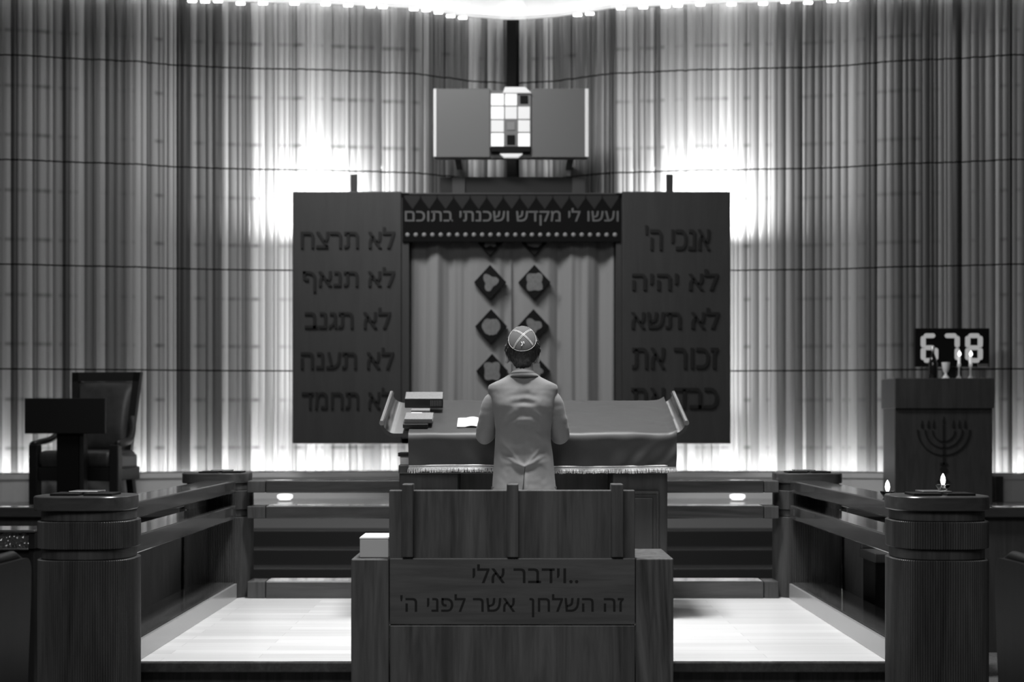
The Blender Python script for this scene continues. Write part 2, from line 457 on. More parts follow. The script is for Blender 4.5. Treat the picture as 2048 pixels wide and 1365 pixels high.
# box between the doors: side panels, top, inner back
bm = NB()
bx(bm, ax(803), ax(818), AY+.01, 13.72, zb, zt-.01, .003); bx(bm, ax(1232), ax(1244), AY+.01, 13.72, zb, zt-.01, .003)
bx(bm, ax(803), ax(1244), AY+.01, 13.72, zt-.06, zt-.012, .003); bx(bm, ax(803), ax(1244), 13.68, 13.72, zb, zt, .003)
bx(bm, ax(803), ax(1244), AY+.01, 13.72, zb, zb+.05, .003)
link('cabinet', bm, M['ark'], ark)
link('base', box(ax(845), ax(1205), AY+.12, 13.5, DAIS, zb, .004), M['ark'], ark)
bm = NB(); bx(bm, ax(880), ax(1167), AY+.06, 13.66, zt-.01, PZ(352, AY), .004)
link('top_box', bm, M['blackwood'], ark)
for a in (904, 1145):
    link('bracket', box(ax(a), ax(a+26), AY+.03, AY+.07, zt-.012, PZ(353, AY), .003), M['ark'], ark)
# curtain panels with folds and appliqued diamonds
CYY = AY+.15
def curtain(px0, px1, seed, label):
    x0, x1 = ax(px0), ax(px1); z0, z1 = zb+.06, PZ(460, AY)
    bm = NB(); nx, nz = 120, 24; rn = random.Random(seed)
    ph = [rn.uniform(0, 6) for _ in range(5)]
    def yy(u, t):
        v = u+.02*math.sin(3*t+ph[4])*(u*(1-u))*2
        flat = 1.0
        c = abs(u-(.74 if px0 < 1000 else .22)); flat = min(1, max(.12, (c-.10)/.12))
        return CYY+flat*(.050*math.sin(2*PI*2.3*v+ph[0])+.030*math.sin(2*PI*4.9*v+ph[1]+1.2*t)+.006*math.sin(2*PI*13*v+ph[2]))*(.6+.4*t)
    rings = []
    for j in range(nz+1):
        t = j/nz; rings.append([Vector((x0+(x1-x0)*i/nx, yy(i/nx, t), z1+(z0-z1)*t)) for i in range(nx+1)])
    loft(bm, rings, closed=False)
    o = link('ark_curtain', bm, M['curtain'], None, smooth=True)
    md = o.modifiers.new('thickness', 'SOLIDIFY'); md.thickness = .004
    tag(o, label, 'curtain', 'pair of ark curtains')
    return o
cl = curtain(820, 1023, 3, 'grey velvet curtain panel filling the left half of the ark opening')
cr = curtain(1023, 1230, 8, 'grey velvet curtain panel filling the right half of the ark opening')
def patch(px, py, par, shape):
    c = P(px, py, AY); r = 33*AY/F
    Y = CYY-.085
    pt = link('diamond_patch', prism(NB(), [(c.x-r*.97, c.z), (c.x, c.z-r*1.05), (c.x+r*.97, c.z), (c.x, c.z+r*1.05)], 'y', Y, Y+.095), M['black'], par)
    rn = random.Random(px*7+py)
    pts = []
    for k in range(28):
        a = 2*PI*k/28
        q = {0: .62*(1-.16*math.cos(4*a)), 1: .58*(1-.25*max(0, math.sin(a))**6+.10*abs(math.cos(a))), 2: .56+.1*math.cos(6*a), 3: .50+.14*math.sin(3*a+1)}[shape]
        q *= .9*rn.uniform(.95, 1.05)
        pts.append((c.x+r*q*math.cos(a)*.95, c.z+r*q*math.sin(a)*1.05))
    link('emblem', prism(NB(), pts, 'y', Y-.006, Y+.002), M['patchlight'], pt)
for (px, py, par, shp) in ((980, 475, cl, 2), (980, 563, cl, 3), (982, 652, cl, 1), (984, 742, cl, 0), (1069, 475, cr, 1), (1069, 563, cr, 0), (1067, 652, cr, 3), (1069, 742, cr, 2)):
    patch(px, py, par, shp)
# valance
VY = AY-.014
val = link('ark_valance', box(ax(805), ax(1241), VY, VY+.024, PZ(485, AY), PZ(389, AY), .006), M['valance'], None)
tag(val, 'black velvet valance embroidered with one line of Hebrew above the curtains', 'valance')
text(val, M['goldthread'], 'ועשו לי מקדש ושכנתי בתוכם', ax(810), ax(1237), PZ(452, AY), PZ(417, AY), VY+.001, .006, .008)
bm = NB()
n = 13
for k in range(n):
    u0 = 809+k*33; 
    pts = [(ax(u0), PZ(392, AY)), (ax(u0+32), PZ(392, AY)), (ax(u0+31), PZ(398, AY)), (ax(u0+16.5), PZ(419, AY)), (ax(u0+1), PZ(398, AY))]
    prism(bm, pts, 'y', VY-.004, VY)
link('zigzag_border', bm, mat('zigzag_thread', .022, .8, spec=.2), val)
for k in range(26):
    bm = NB(); ellipsoid(bm, P(815+k*16.6, 470, VY), (.02, .012, .02), n=12, m=8)
    link('bead', bm, M['bead'], val, smooth=True)

# ------------------------------------------------------------------ plaque with the eternal light
EY = 13.0
el = thing('eternal_light', 'wide grey plaque above the ark with a lit stained glass grid in its middle', 'lamp', (PX(1022, EY), EY, PZ(315, EY)))
def ex(px): return PX(px, EY)
def ez(py): return PZ(py, EY)
link('panel', box(ex(868), ex(980), EY, EY+.12, ez(315), ez(177), .005), M['greyglass'], el)
link('panel', box(ex(1063), ex(1176), EY, EY+.12, ez(315), ez(177), .005), M['greyglass'], el)
link('back_panel', box(ex(979), ex(1064), EY+.05, EY+.12, ez(315), ez(178), .004), M['greyglass'], el)
for a, b in ((867, 873), (1170, 1177)):
    link('edge_strip', box(ex(a), ex(b), EY-.012, EY+.02, ez(314), ez(178), .003), mat('lit_edge', .55, .3, emit=.12), el)
link('frame', box(ex(982), ex(1061), EY-.03, EY+.05, ez(305), ez(294), .004), M['black'], el)
link('hood', prism(NB(), [(ex(1006), ez(187)), (ex(1062), ez(187)), (ex(1050), ez(176)), (ex(1010), ez(176))], 'y', EY-.04, EY+.04), M['pane_pale'], el)
link('lamp_cup', prism(NB(), [(ex(1000), ez(308)), (ex(1045), ez(308)), (ex(1036), ez(315)), (ex(1008), ez(315))], 'y', EY-.02, EY+.04), M['pane_pale'], el)
cells = ['www'[:0]+'wwk', 'wpp', 'pgp', 'wkw']
fr = link('lead_grid', box(ex(980), ex(1062), EY-.01, EY+.05, ez(296), ez(186), .003), M['lead'], el)
xs = (981, 1009, 1035, 1061); zs = (187, 213, 240, 266, 295)
for r_ in range(4):
    for c_ in range(3):
        k = cells[r_][c_]; g = 1.2 if k in 'wp' else 5
        mm = {'w': M['pane_white'], 'p': M['pane_pale'], 'g': M['pane_grey'], 'k': M['pane_black']}[k]
        link('pane', box(ex(xs[c_]+g), ex(xs[c_+1]-g), EY-.018, EY-.008, ez(zs[r_+1]-g), ez(zs[r_]+g), .003), mm, fr)
for a in (905, 1140):
    link('wall_bracket', box(ex(a), ex(a+12), EY+.115, yw(PX(a, 13.5))-.02, ez(300), ez(290), 0), M['black'], el)

# ------------------------------------------------------------------ wall uplights on the dais
for px, lab in ((570, 'small round white floor lamp on the dais left of the reading table'), (1475, 'small round white floor lamp on the dais right of the reading table')):
    Y = 13.0; x = PX(px, Y)
    t = thing('floor_lamp', lab, 'lamp', (x, Y, DAIS), 0, 'floor lamps on the dais')
    bm = NB(); lathe(bm, [(.05, 0), (.06, .012), (.045, .02)], x, Y, DAIS, 20); link('lamp_base', bm, M['steel'], t, True, autosmooth=40)
    bm = NB(); lathe(bm, [(.04, .018), (.066, .03), (.066, .055), (.04, .062)], x, Y, DAIS, 20); link('lamp_shade', bm, M['flame'], t, True, autosmooth=40)

# ------------------------------------------------------------------ left: armchair and black stand
ch = thing('armchair', 'high backed dark leather armchair with open wooden arms behind the black stand', 'armchair', (PX(183, 12.75), 12.70, DAIS), math.radians(-11))
def L(name, bm, m, par=ch, smooth=False, **k): return link(name, bm, m, par, smooth, local=True, **k)
cw = M['chairwood']
for x, y, z1 in ((-.36, -.26, .50), (.36, -.26, .50)):
    L('leg', bx(NB(), x-.04, x+.04, y-.04, y+.04, 0, z1, .008), cw)
for x in (-.24, .24):
    bm = NB(); loft(bm, [[Vector((x+dx*.03, .25+oy+dy*.03, z)) for dx, dy in ((-1, -1), (1, -1), (1, 1), (-1, 1))] for z, oy in ((0, .07), (.2, .02), (.4, 0))]); L('leg', bm, cw)
L('apron', bx(NB(), -.34, .34, -.28, .25, .20, .31, .008), cw)
bm = NB(); bx(bm, -.33, .33, -.29, .22, .30, .45, .05, 4); L('seat', bm, M['leather'], smooth=True)
def backpt(u, v): # tilted back plane
    return Vector((u*(.27+.05*v), .20+.10*v, .42+.70*v))
bm = NB()
for s in (-1, 1):
    loft(bm, [[backpt(s*(1-.20*k1), v)+Vector((0, k2*.05, 0)) for k1, k2 in ((0, 0), (1, 0), (1, 1), (0, 1))] for v in (0, .25, .5, .75, 1.0)])
loft(bm, [[backpt(u, v)+Vector((0, k*.05, 0)) for v, k in ((.885, 0), (1.0, 0), (1.0, 1), (.885, 1))] for u in (-.98, -.5, 0, .5, .98)])
L('back_frame', bm, cw)
bm = NB(); N = 16; rings = []
for j in range(N+1):
    v = .03+.85*j/N; rings.append([backpt(-.80+1.6*i/N, v)+Vector((0, .012-.055*(math.sin(PI*i/N)*math.sin(PI*j/N))**.4, 0)) for i in range(N+1)])
loft(bm, rings, closed=False)
rings = [[p+Vector((0, .05, 0)) for p in (backpt(-.8, v), backpt(.8, v))] for v in (.03, .88)]
loft(bm, rings, closed=False); L('backrest', bm, M['leather'], smooth=True)
for s in (-1, 1):
    bm = NB()
    path = catmull([(s*.27, .23, .72), (s*.315, .16, .64), (s*.36, .02, .545), (s*.385, -.14, .515), (s*.375, -.27, .50)], 6)
    tube(bm, path, .028, 8, flat=1.3); L('armrest', bm, cw, smooth=True)
    bm = NB(); bx(bm, s*.36-.03, s*.36+.03, -.22, .10, .30, .42, .02); L('arm_pad', bm, M['leather'])
st = thing('music_stand', 'black flat panelled stand on a square pillar in front of the armchair', 'stand', (PX(140, 12.18), 12.35, DAIS))
link('panel', box(PX(49, 12.13), PX(210, 12.13), 12.13, 12.18, PZ(868, 12.13), PZ(797, 12.13), .004), M['blackwood'], st)
link('pillar', box(PX(113, 12.18), PX(157, 12.18), 12.18, 12.31, DAIS+.03, PZ(850, 12.18), .004), M['black'], st)
link('side_strip', box(PX(158, 12.18), PX(167, 12.18), 12.19, 12.30, DAIS+.03, PZ(855, 12.18), .003), M['chairwood'], st)
link('base', box(PX(95, 12.18), PX(185, 12.18), 12.13, 12.34, DAIS, DAIS+.03, .004), M['black'], st)

# ------------------------------------------------------------------ right: podium, emblem and things on it
PY = 12.4
pod = thing('podium', 'tall dark wooden podium with a carved black seven branched candelabrum', 'podium', (PX(1887, PY), PY+.2, DAIS))
link('body', box(PX(1790, PY), PX(1985, PY), PY, PY+.40, DAIS, PZ(816, PY), .004), M['podium'], pod)
link('top_slab', box(PX(1788, PY), PX(1986.5, PY), PY-.03, PY+.43, PZ(818, PY), PZ(757, PY), .006), M['podium'], pod)
def arc_band(bm, cx, cz, r, t0=180, t1=360, wmid=.9, Yf=PY):
    pts = []; N = 28
    def ring(sign):
        out = []
        for k in range(N+1):
            a = math.radians(t0+(t1-t0)*k/N); th = 3.0*(.55+.45*abs(math.cos(a)))*.5
            rr = r+sign*th
            out.append(((PX(cx+rr*math.cos(a), Yf)), PZ(cz-rr*math.sin(a)*(.98 if True else 1), Yf)))
        return out
    poly = ring(1)+ring(-1)[::-1]
    # build as quads
    A = ring(1); B = ring(-1)
    prev = None
    for p, q in zip(A, B):
        f = [bm.verts.new((p[0], Yf-.010, p[1])), bm.verts.new((q[0], Yf-.010, q[1])), bm.verts.new((q[0], Yf+.002, q[1])), bm.verts.new((p[0], Yf+.002, p[1]))]
        if prev:
            for i in range(4): bm.faces.new((prev[i], prev[(i+1) % 4], f[(i+1) % 4], f[i]))
        else: bm.faces.new(f)
        prev = f
    bm.faces.new(prev[::-1])
bm = NB()
for r, zc in ((52, 860), (37, 860), (22, 862)): arc_band(bm, 1887, zc, r)
bx(bm, PX(1885, PY), PX(1889, PY), PY-.010, PY+.002, PZ(930, PY), PZ(850, PY))
def disc(bm, px, py, rx, rz, pts=None):
    prism(bm, [(PX(px+rx*math.cos(2*PI*k/16), PY), PZ(py-rz*math.sin(2*PI*k/16), PY)) for k in range(16)], 'y', PY-.010, PY+.002)
disc(bm, 1887, 940, 7.5, 6.5)
bx(bm, PX(1880, PY), PX(1894, PY), PY-.010, PY+.002, PZ(931, PY), PZ(926, PY))
prism(bm, [(PX(1874, PY), PZ(964, PY)), (PX(1900, PY), PZ(964, PY)), (PX(1892, PY), PZ(957, PY)), (PX(1887, PY), PZ(945, PY)), (PX(1882, PY), PZ(957, PY))], 'y', PY-.010, PY+.002)
for px, py in ((1843.5, 848), (1856, 848), (1867, 848), (1887, 840), (1906, 848), (1918, 848), (1929.5, 848)):
    prism(bm, [(PX(px+dx, PY), PZ(py+dz, PY)) for dx, dz in ((-2.4, 3), (-1.5, 8), (1.5, 8), (2.4, 3), (1, -2), (0, -8), (-1, -2))], 'y', PY-.010, PY+.002)
link('candelabrum_emblem', bm, M['carved'], pod)
TZ = PZ(757, PY); TY = 12.55
def tx(px): return PX(px, TY)
S = TY/F
t = thing('wine_bottle', 'dark wine bottle standing leftmost on top of the podium', 'bottle', (tx(1866), TY, TZ))
bm = NB(); lathe(bm, [(8.5*S, 0), (9.2*S, 2*S), (9.2*S, 30*S), (6.5*S, 40*S), (2.8*S, 50*S), (2.6*S, 57*S)], tx(1866), TY, TZ, 24); link('glass_body', bm, M['wine'], t, True, autosmooth=60)
bm = NB(); lathe(bm, [(3.1*S, 55*S), (3.1*S, 64*S), (2.4*S, 65*S)], tx(1866), TY, TZ, 16); link('neck_foil', bm, M['steel'], t, True, autosmooth=40)
t = thing('goblet', 'white goblet between the wine bottle and the candlesticks', 'goblet', (tx(1891.5), TY, TZ))
bm = NB(); lathe(bm, [(8*S, 0), (8*S, 1.5*S), (3*S, 8*S), (2.6*S, 11*S), (5.5*S, 15*S), (7.2*S, 22*S), (8.2*S, 33*S), (7.6*S, 33*S), (5*S, 18*S)], tx(1891.5), TY, TZ, 24); link('cup', bm, M['white'], t, True, autosmooth=50)
for px, lab in ((1918, 'glass candlestick with a burning white candle beside the goblet'), (1941, 'glass candlestick with a burning white candle, rightmost on the podium')):
    t = thing('candlestick', lab, 'candlestick', (tx(px), TY, TZ), 0, 'candlesticks on the podium')
    bm = NB(); lathe(bm, [(6.5*S, 0), (6*S, 2*S), (2.5*S, 6*S), (1.8*S, 10*S), (1.8*S, 22*S), (3.5*S, 25*S), (4*S, 30*S), (2*S, 30*S)], tx(px), TY, TZ, 20); link('holder', bm, mat('candlestick_glass', .8, .08, trans=.6), t, True, autosmooth=60)
    bm = NB(); lathe(bm, [(2.8*S, 26*S), (2.8*S, 44*S), (1.5*S, 45*S)], tx(px), TY, TZ, 14); link('candle', bm, mat('candle_wax', .85, .5, emit=.25), t, True, autosmooth=50)
    bm = NB(); lathe(bm, [(1.2*S, 45*S), (3.6*S, 48*S), (3.4*S, 51*S), (1.2*S, 55*S), (.2*S, 57*S)], tx(px+.8), TY, TZ, 14); link('flame', bm, M['flamehot'], t, True)
# number sign
NY = 12.93
sg = thing('number_sign', 'black board with three large white digits behind the podium', 'sign', (PX(1905, NY), NY+.1, DAIS))
def nx(px): return PX(px, NY)
def nz(py): return PZ(py, NY)
link('board', box(nx(1830.5), nx(1979), NY, NY+.05, nz(734), nz(657), .004), M['black'], sg)
link('pole', box(nx(1895), nx(1915), NY+.048, NY+.085, DAIS, nz(690), .003), M['blackwood'], sg)
link('maker_plate', box(nx(1955), nx(1976), NY-.006, NY+.004, nz(735), nz(728), .002), M['steel'], sg)
def seg(bm, x0, z0, x1, z1, wd=10.5):
    a = Vector((nx(x0), nz(z0))); b = Vector((nx(x1), nz(z1))); d = (b-a).normalized(); nn = Vector((-d.y, d.x)); h = wd*.5*NY/F
    pts = []
    for c, sgn in ((a, -1), (b, 1)):
        for k in range(7):
            an = -PI/2+PI*k/6
            pts.append(tuple(c+(d*math.cos(an)*sgn+nn*math.sin(an)*sgn)*h*.9))
    prism(bm, pts, 'y', NY-.014, NY+.002)
SEG = {'6': 'abcdef'.replace('b', '')+'g', '7': 'abc', '8': 'abcdefg'}
for dgt, xl, xr in (('6', 1846, 1871), ('7', 1888, 1914), ('8', 1935, 1960)):
    pos = {'a': (xl+6, 672, xr-6, 672), 'b': (xr, 677, xr, 691), 'c': (xr, 701, xr, 716), 'd': (xl+6, 721.5, xr-6, 721.5), 'e': (xl, 701, xl, 716), 'f': (xl, 677, xl, 691), 'g': (xl+7, 696, xr-7, 696)}
    bm = NB()
    for s_ in SEG[dgt]: seg(bm, *pos[s_])
    link('digit', bm, M['digit'], sg)
# box loudspeaker like post right of the podium
tag(link('radiator_post', box(PX(1988, 12.9), PX(2003, 12.9), 12.85, 12.95, DAIS, PZ(953, 12.9), .004), M['partition'], None), 'short grey post on the dais right of the podium', 'post')

# ------------------------------------------------------------------ fluted posts and rails round the platform
def ring_plan(a, b, e, n, flute=0.0, per=6):
    dense = []
    for k in range(2000):
        t = 2*PI*k/2000; c, s_ = math.cos(t), math.sin(t)
        dense.append(Vector((a*math.copysign(abs(c)**(2/e), c), b*math.copysign(abs(s_)**(2/e), s_), 0)))
    L_ = [0]
    for p, q in zip(dense, dense[1:]+dense[:1]): L_.append(L_[-1]+(q-p).length)
    out = []; j = 0
    for k in range(n):
        tgt = L_[-1]*k/n
        while L_[j+1] < tgt: j += 1
        p = dense[j].lerp(dense[(j+1) % 2000], (tgt-L_[j])/max(1e-9, L_[j+1]-L_[j]))
        if flute:
            ph = (k % per)/per
            p = p*(1-flute*(abs(math.cos(PI*ph)))**3/ max(a, b))
        out.append(p)
    return out
def stack(plan, z0, z1, c=(0, 0), bev=.004):
    bm = NB(); cc = Vector((c[0], c[1], 0))
    def r(sc_, z): return [p*sc_+cc+Vector((0, 0, z)) for p in plan]
    loft(bm, [r(1-bev/.2, z0), r(1, z0+bev), r(1, z1-bev), r(1-bev/.2, z1)]); return bm
def make_post(loc, label, capdx=0):
    t = thing('railing_post', label, 'post', (loc[0], loc[1], LOW), 0, 'fluted posts at the platform corners')
    A, B = .195, .195; o = -LOW
    smooth = ring_plan(A*.925, B*.925, 2.9, 96); fl = ring_plan(A, B, 2.9, 780, .0055); cp = ring_plan(.197, .197, 2.9, 128)
    def LK(n_, bm, m, **k): return link(n_, bm, m, t, local=True, **k)
    LK('fluted_shaft', stack(fl, 0, .468+o, bev=.003), M['post'])
    LK('neck', stack(smooth, .468+o, .512+o), M['post'], smooth=True, autosmooth=40)
    LK('fluted_collar', stack(fl, .512+o, .622+o, bev=.003), M['post'])
    LK('neck', stack(smooth, .622+o, .664+o), M['post'], smooth=True, autosmooth=40)
    LK('cap', stack(cp, .664+o, .722+o, (capdx, 0)), M['cap'], smooth=True, autosmooth=40)
    return t
PXX = 1.735
fp = make_post((-PXX, 6.15), 'fluted dark wooden post at the front left corner of the platform', -.012)
make_post((PXX, 6.15), 'fluted dark wooden post at the front right corner, with the flame bulb on top')
make_post((-PXX, 8.86), 'fluted dark wooden post at the rear left corner of the platform', -.01)
make_post((PXX, 8.86), 'fluted dark wooden post at the rear right corner of the platform')
Y0, Y1 = 6.349, 8.661
for s, side in ((-1, 'left'), (1, 'right')):
    t = thing('side_railing', 'glossy three bar wooden railing along the %s side of the platform' % side, 'railing', (s*1.70, 7.5, 0), 0, 'platform railings')
    def sb(xa, xb): return (min(s*xa, s*xb), max(s*xa, s*xb))
    a, b = sb(1.60, 1.78); link('top_rail', box(a, b, Y0, Y1, .612, .682, .006), M['raily'], t)
    a, b = sb(1.60, 1.78); link('middle_rail', box(a, b, Y0, Y1, .460, .540, .006), M['raily'], t)
    a, b = sb(1.61, 1.835); link('base_rail', box(a, b, Y0, Y1, .0, .094, .006), M['raily'], t)
    c0, c1 = sb(1.595, 1.610); link('skirting', box(c0, c1, Y0-.0, Y1, 0, .088, .002), mat('polished_skirting', .30, .18), t)
t = thing('back_railing', 'wooden three bar railing across the back of the platform behind the reading table', 'railing', (0, 8.78, 0), 0, 'platform railings')
for nm, z0, z1 in (('top_rail', .611, .682), ('middle_rail', .461, .536), ('base_rail', .0, .100)):
    link(nm, box(-1.43, 1.45, 8.67, 8.86, z0, z1, .006), M['rail'], t)
    for xa, xb in ((-1.538, -1.433), (1.453, 1.538)):
        link('rail_end', box(xa, xb, 8.675, 8.855, z0+.001, z1-.002, .005), M['post'], t)
# flat dark trays on post tops
def tray(x, y, label, w=.125, n=3):
    t = thing('flat_tray', label, 'tray', (x, y, .722), 0, 'flat dark trays on the post tops')
    bm = NB()
    bx(bm, x-w, x-.01, y-.09, y+.06, .7225, .732, .002); link('leaf', bm, M['blackwood'], t)
    bm = NB(); bx(bm, x+.01, x+w, y-.09, y+.06, .7225, .732, .002); link('leaf', bm, M['blackwood'], t)
    bm = NB(); bx(bm, x-.07, x+.05, y-.02, y+.10, .7321, .738, .002); link('lid', bm, M['steel'], t)
    return t
tray(-PXX-.012, 6.15, 'flat dark tray on the front left post')
tray(PXX+.01, 6.15, 'flat dark tray on the front right post, under the flame bulb')
tray(-PXX+.02, 8.86, 'flat dark tray on the rear left post')
tray(PXX, 8.86, 'flat dark tray on the rear right post')
# flame shaped bulbs in glass saucers
def flame_lamp(px, Y, z, label):
    x = PX(px, Y); s_ = Y/F
    t = thing('flame_lamp', label, 'lamp', (x, Y, z), 0, 'flame lamps on the right railing')
    bm = NB(); lathe(bm, [(7*s_, 0), (8*s_, 1*s_), (14*s_, 9*s_), (15*s_, 12*s_), (14*s_, 12*s_), (7*s_, 2.5*s_)], x, Y, z, 28); link('saucer', bm, M['glass'], t, True, autosmooth=60)
    bm = NB(); lathe(bm, [(4*s_, 2.6*s_), (3*s_, 8*s_), (3*s_, 11*s_)], x, Y, z, 14); link('socket', bm, M['steel'], t, True, autosmooth=50)
    bm = NB(); lathe(bm, [(2.2*s_, 10*s_), (4.6*s_, 16*s_), (5.3*s_, 21*s_), (4.2*s_, 28*s_), (1.8*s_, 33*s_), (.3*s_, 35*s_)], x, Y, z, 18); link('bulb', bm, M['flame'], t, True)
flame_lamp(1886, 6.17, .7382, 'lit flame shaped bulb in a glass saucer on the front right post')
flame_lamp(1775, 6.75, .682, 'lit flame shaped bulb in a glass saucer on the right side rail')

# ------------------------------------------------------------------ reading table
TN, TF, ZN, ZF = 7.70, 8.32, .962, 1.128
def tz(y): return ZN+(ZF-ZN)*(y-TN)/(TF-TN)
rt = thing('reading_table', 'large wooden reading table with a slanted top and curled metal ends', 'table', (.107, 8.0, 0))
bm = NB(); XL, XR = -.605, .822; RC = .065; TH = .018
prof = []
for k in range(9):
    a = math.radians(195-k*(195-270)/8*-1) if False else math.radians(190+80*k/8); prof.append((XL+RC*math.cos(a), RC+RC*math.sin(a)))
prof2 = [(XR-(p[0]-XL), p[1]) for p in prof][::-1]
path = prof+prof2
rings = []
for y in (TN, TN+.3, TF):
    up = []; lo = []
    for i, (x, h) in enumerate(path):
        a = path[max(0, i-1)]; b = path[min(len(path)-1, i+1)]; d = Vector((b[0]-a[0], b[1]-a[1])).normalized(); nn = Vector((-d.y, d.x))
        up.append(Vector((x, y, tz(y)+h))); lo.append(Vector((x-nn.x*TH, y, tz(y)+h-nn.y*TH)))
    rings.append(up+lo[::-1])
loft(bm, rings, 'ngon'); link('tray_top', bm, M['brass'], rt, True, autosmooth=40)
for i, sgn in ((0, -1), (-1, 1)):
    x, h = path[i]
    bm = NB(); tube(bm, [(x+sgn*.004, TN-.012, tz(TN)+h), (x+sgn*.004, TF+.01, tz(TF)+h)], .013, 14)
    link('end_rod', bm, M['brass'], rt, True, autosmooth=50)
bm = NB(); prism(bm, [(TN+.03, .80), (TF-.02, .80), (TF-.02, tz(TF-.02)-.024), (TN+.03, tz(TN+.03)-.024)], 'x', -.50, .74); link('slope_box', bm, M['desk'], rt)
link('top_board', box(-.590, .800, 7.72, 8.32, .755, .80, .005), M['desk'], rt)
def pedestal(x0, x1, nm):
    p_ = link(nm, box(x0, x1, 7.74, 8.30, 0, .755, .004), M['desk'], rt)
    m_ = .045
    bm = NB(); z0, z1 = .08, .665
    for (a, b, c, d) in ((x0+m_, x1-m_, z1-.012, z1), (x0+m_, x1-m_, z0, z0+.012), (x0+m_, x0+m_+.012, z0+.012, z1-.012), (x1-m_-.012, x1-m_, z0+.012, z1-.012)):
        bx(bm, a, b, 7.728, 7.742, c, d, .003)
    link('moulding', bm, M['desk'], p_)
    link('door', box(x0+m_+.03, x1-m_-.03, 7.732, 7.745, z0+.035, z1-.035, .005), M['desk'], p_)
pedestal(-.587, -.285, 'left_pedestal'.replace('left_', '')); pedestal(.515, .797, 'pedestal')
link('kneehole_back', box(-.285, .515, 8.15, 8.19, 0, .755, 0), wood('kneehole_wood', .04, .08, 'z', .4, 1.0), rt)
# tablecloth
bm = NB(); CXL, CXR = -.536, .838
nx_, nt = 150, 46
rings = []
for j in range(nt+1):
    t_ = j/nt; row = []
    for i in range(nx_+1):
        u = i/nx_; x = CXL+(CXR-CXL)*u
        rise = max(0, (x-.79)/.05)**2*.02 if x > .79 else 0
        if t_ < .55:
            y = TF+.016-(TF+.016-(TN-.015))*t_/.55
            f1 = noise.noise(Vector((x*3.0, y*6, 2)))*.0060+noise.noise(Vector((x*9+y*6, y*9, 5)))*.0030
            cr = .0060*max(0, math.sin((x*.55+y*1.3)*19+2*noise.noise(Vector((x*3, y*3, 9)))))**8*(.3+.7*min(1, max(0, (x-.2)/.2)))
            z = tz(y)+.0075+abs(f1)+cr+rise
        else:
            s_ = (t_-.55)/.45; drop = .180*s_
            k = min(1, s_*5); bend = .018*math.sin(k*PI/2)
            fold = .015*s_*(math.sin(x*13+1.5*s_)+.6*math.sin(x*29+2-4*s_))+.045*s_*max(0, x-.35)*math.sin((x+drop)*38)
            y = TN-.015-bend+.030*s_+fold*.55
            z = tz(TN-.015)+.0075-drop+rise*(1-s_)+.004*math.sin(u*7)*s_
        row.append(Vector((x, y, z)))
    rings.append(row)
loft(bm, rings, closed=False); bot = [v.copy() for v in rings[-1]]
tc_ = link('tablecloth', bm, M['cloth'], None, smooth=True); tag(tc_, 'dark satin cloth with a pale fringe draped over the slanted reading table', 'tablecloth')
bm = NB(); pts = bot
tube(bm, pts[::2], .0045, 6); tube(bm, [p+Vector((0, -.001, .010)) for p in pts[::2]], .004, 6)
link('braid', bm, M['fringe'], tc_, smooth=True)
bm = NB(); rn = random.Random(4)
for k in range(430):
    u = k/429*(len(pts)-1); i = min(int(u), len(pts)-2); p = pts[i].lerp(pts[i+1], u-i)
    l = .024+.006*noise.noise(Vector((k*.06, 0, 0)))+rn.uniform(-.003, .003)
    q = p+Vector((rn.uniform(-.005, .005), -.004+rn.uniform(-.004, .004), -l))
    tube(bm, [p+Vector((0, -.002, 0)), p.lerp(q, .5)+Vector((rn.uniform(-.002, .002), -.003, 0)), q], [.0016, .0021, .0015], 4)
fo = link('fringe', bm, M['fringe'], tc_); fo['kind'] = 'stuff'

# books and papers on the table
SL = math.atan2(ZF-ZN, TF-TN)
def on_slope(o, x, y, lift=.0, rz=0):
    o.location = (x, y, tz(y)+lift); o.rotation_euler = (SL, 0, rz)
def book(name, label, w_, d_, h_, m, x, y, lift, rz=0, group=None, spine=True):
    t = thing(name, label, 'book', (0, 0, 0), 0, group)
    def K(n_, bm, m_, p=None): return link(n_, bm, m_, p or t, local=True)
    K('cover', bx(bx(NB(), -w_/2, w_/2, -d_/2, d_/2, h_-.004, h_, .0015), -w_/2, w_/2, -d_/2, d_/2, 0, .004, .0015), m)
    K('spine', bx(NB(), -w_/2, w_/2, -d_/2-.004, -d_/2+.004, 0, h_, .0018), m)
    K('pages', bx(NB(), -w_/2+.004, w_/2-.004, -d_/2+.004, d_/2-.005, .004, h_-.004, 0), M['pages'])
    on_slope(t, x, y, lift, rz); return t
Yb = 8.12
b0 = book('book', 'thin grey book lying under the thick dark book on the table', .10, .16, .022, M['bookgrey'], PX(842, 8.08), 8.09, .0175, .02)
b1 = book('thick_book', 'thick black book with a dark spine lying at the top left of the table', .205, .15, .050, M['book'], PX(847, 8.05), 8.125, .041, .03)
bm = NB(); bx(bm, -.10, .10, -.078, .074, .0502, .0515, .001)
link('cover_face', bm, M['bookgrey'], b1, local=True)
bm = NB()
for k in range(7): bx(bm, .035+k*.009, .040+k*.009, -.0805, -.078, .010, .042)
link('spine_lettering', bm, mat('gilt_dull', .12, .4), b1, local=True)
b2 = book('grey_book', 'flat grey cloth book lying at the lower left of the table', .145, .13, .022, M['bookgrey'], PX(838, 7.82), 7.835, .0352, 0)
bm = NB(); bx(bm, -.045, .012, .055, .064, .0221, .0226); link('title_stripe', bm, M['white'], b2, local=True)
b3 = book('black_book', 'black book under the grey cloth book at the table edge', .13, .15, .020, M['book'], PX(832, 7.8), 7.825, .014, 0)
pr = thing('prayer_book', 'open white prayer book page lying left of the person in the grey jacket', 'book')
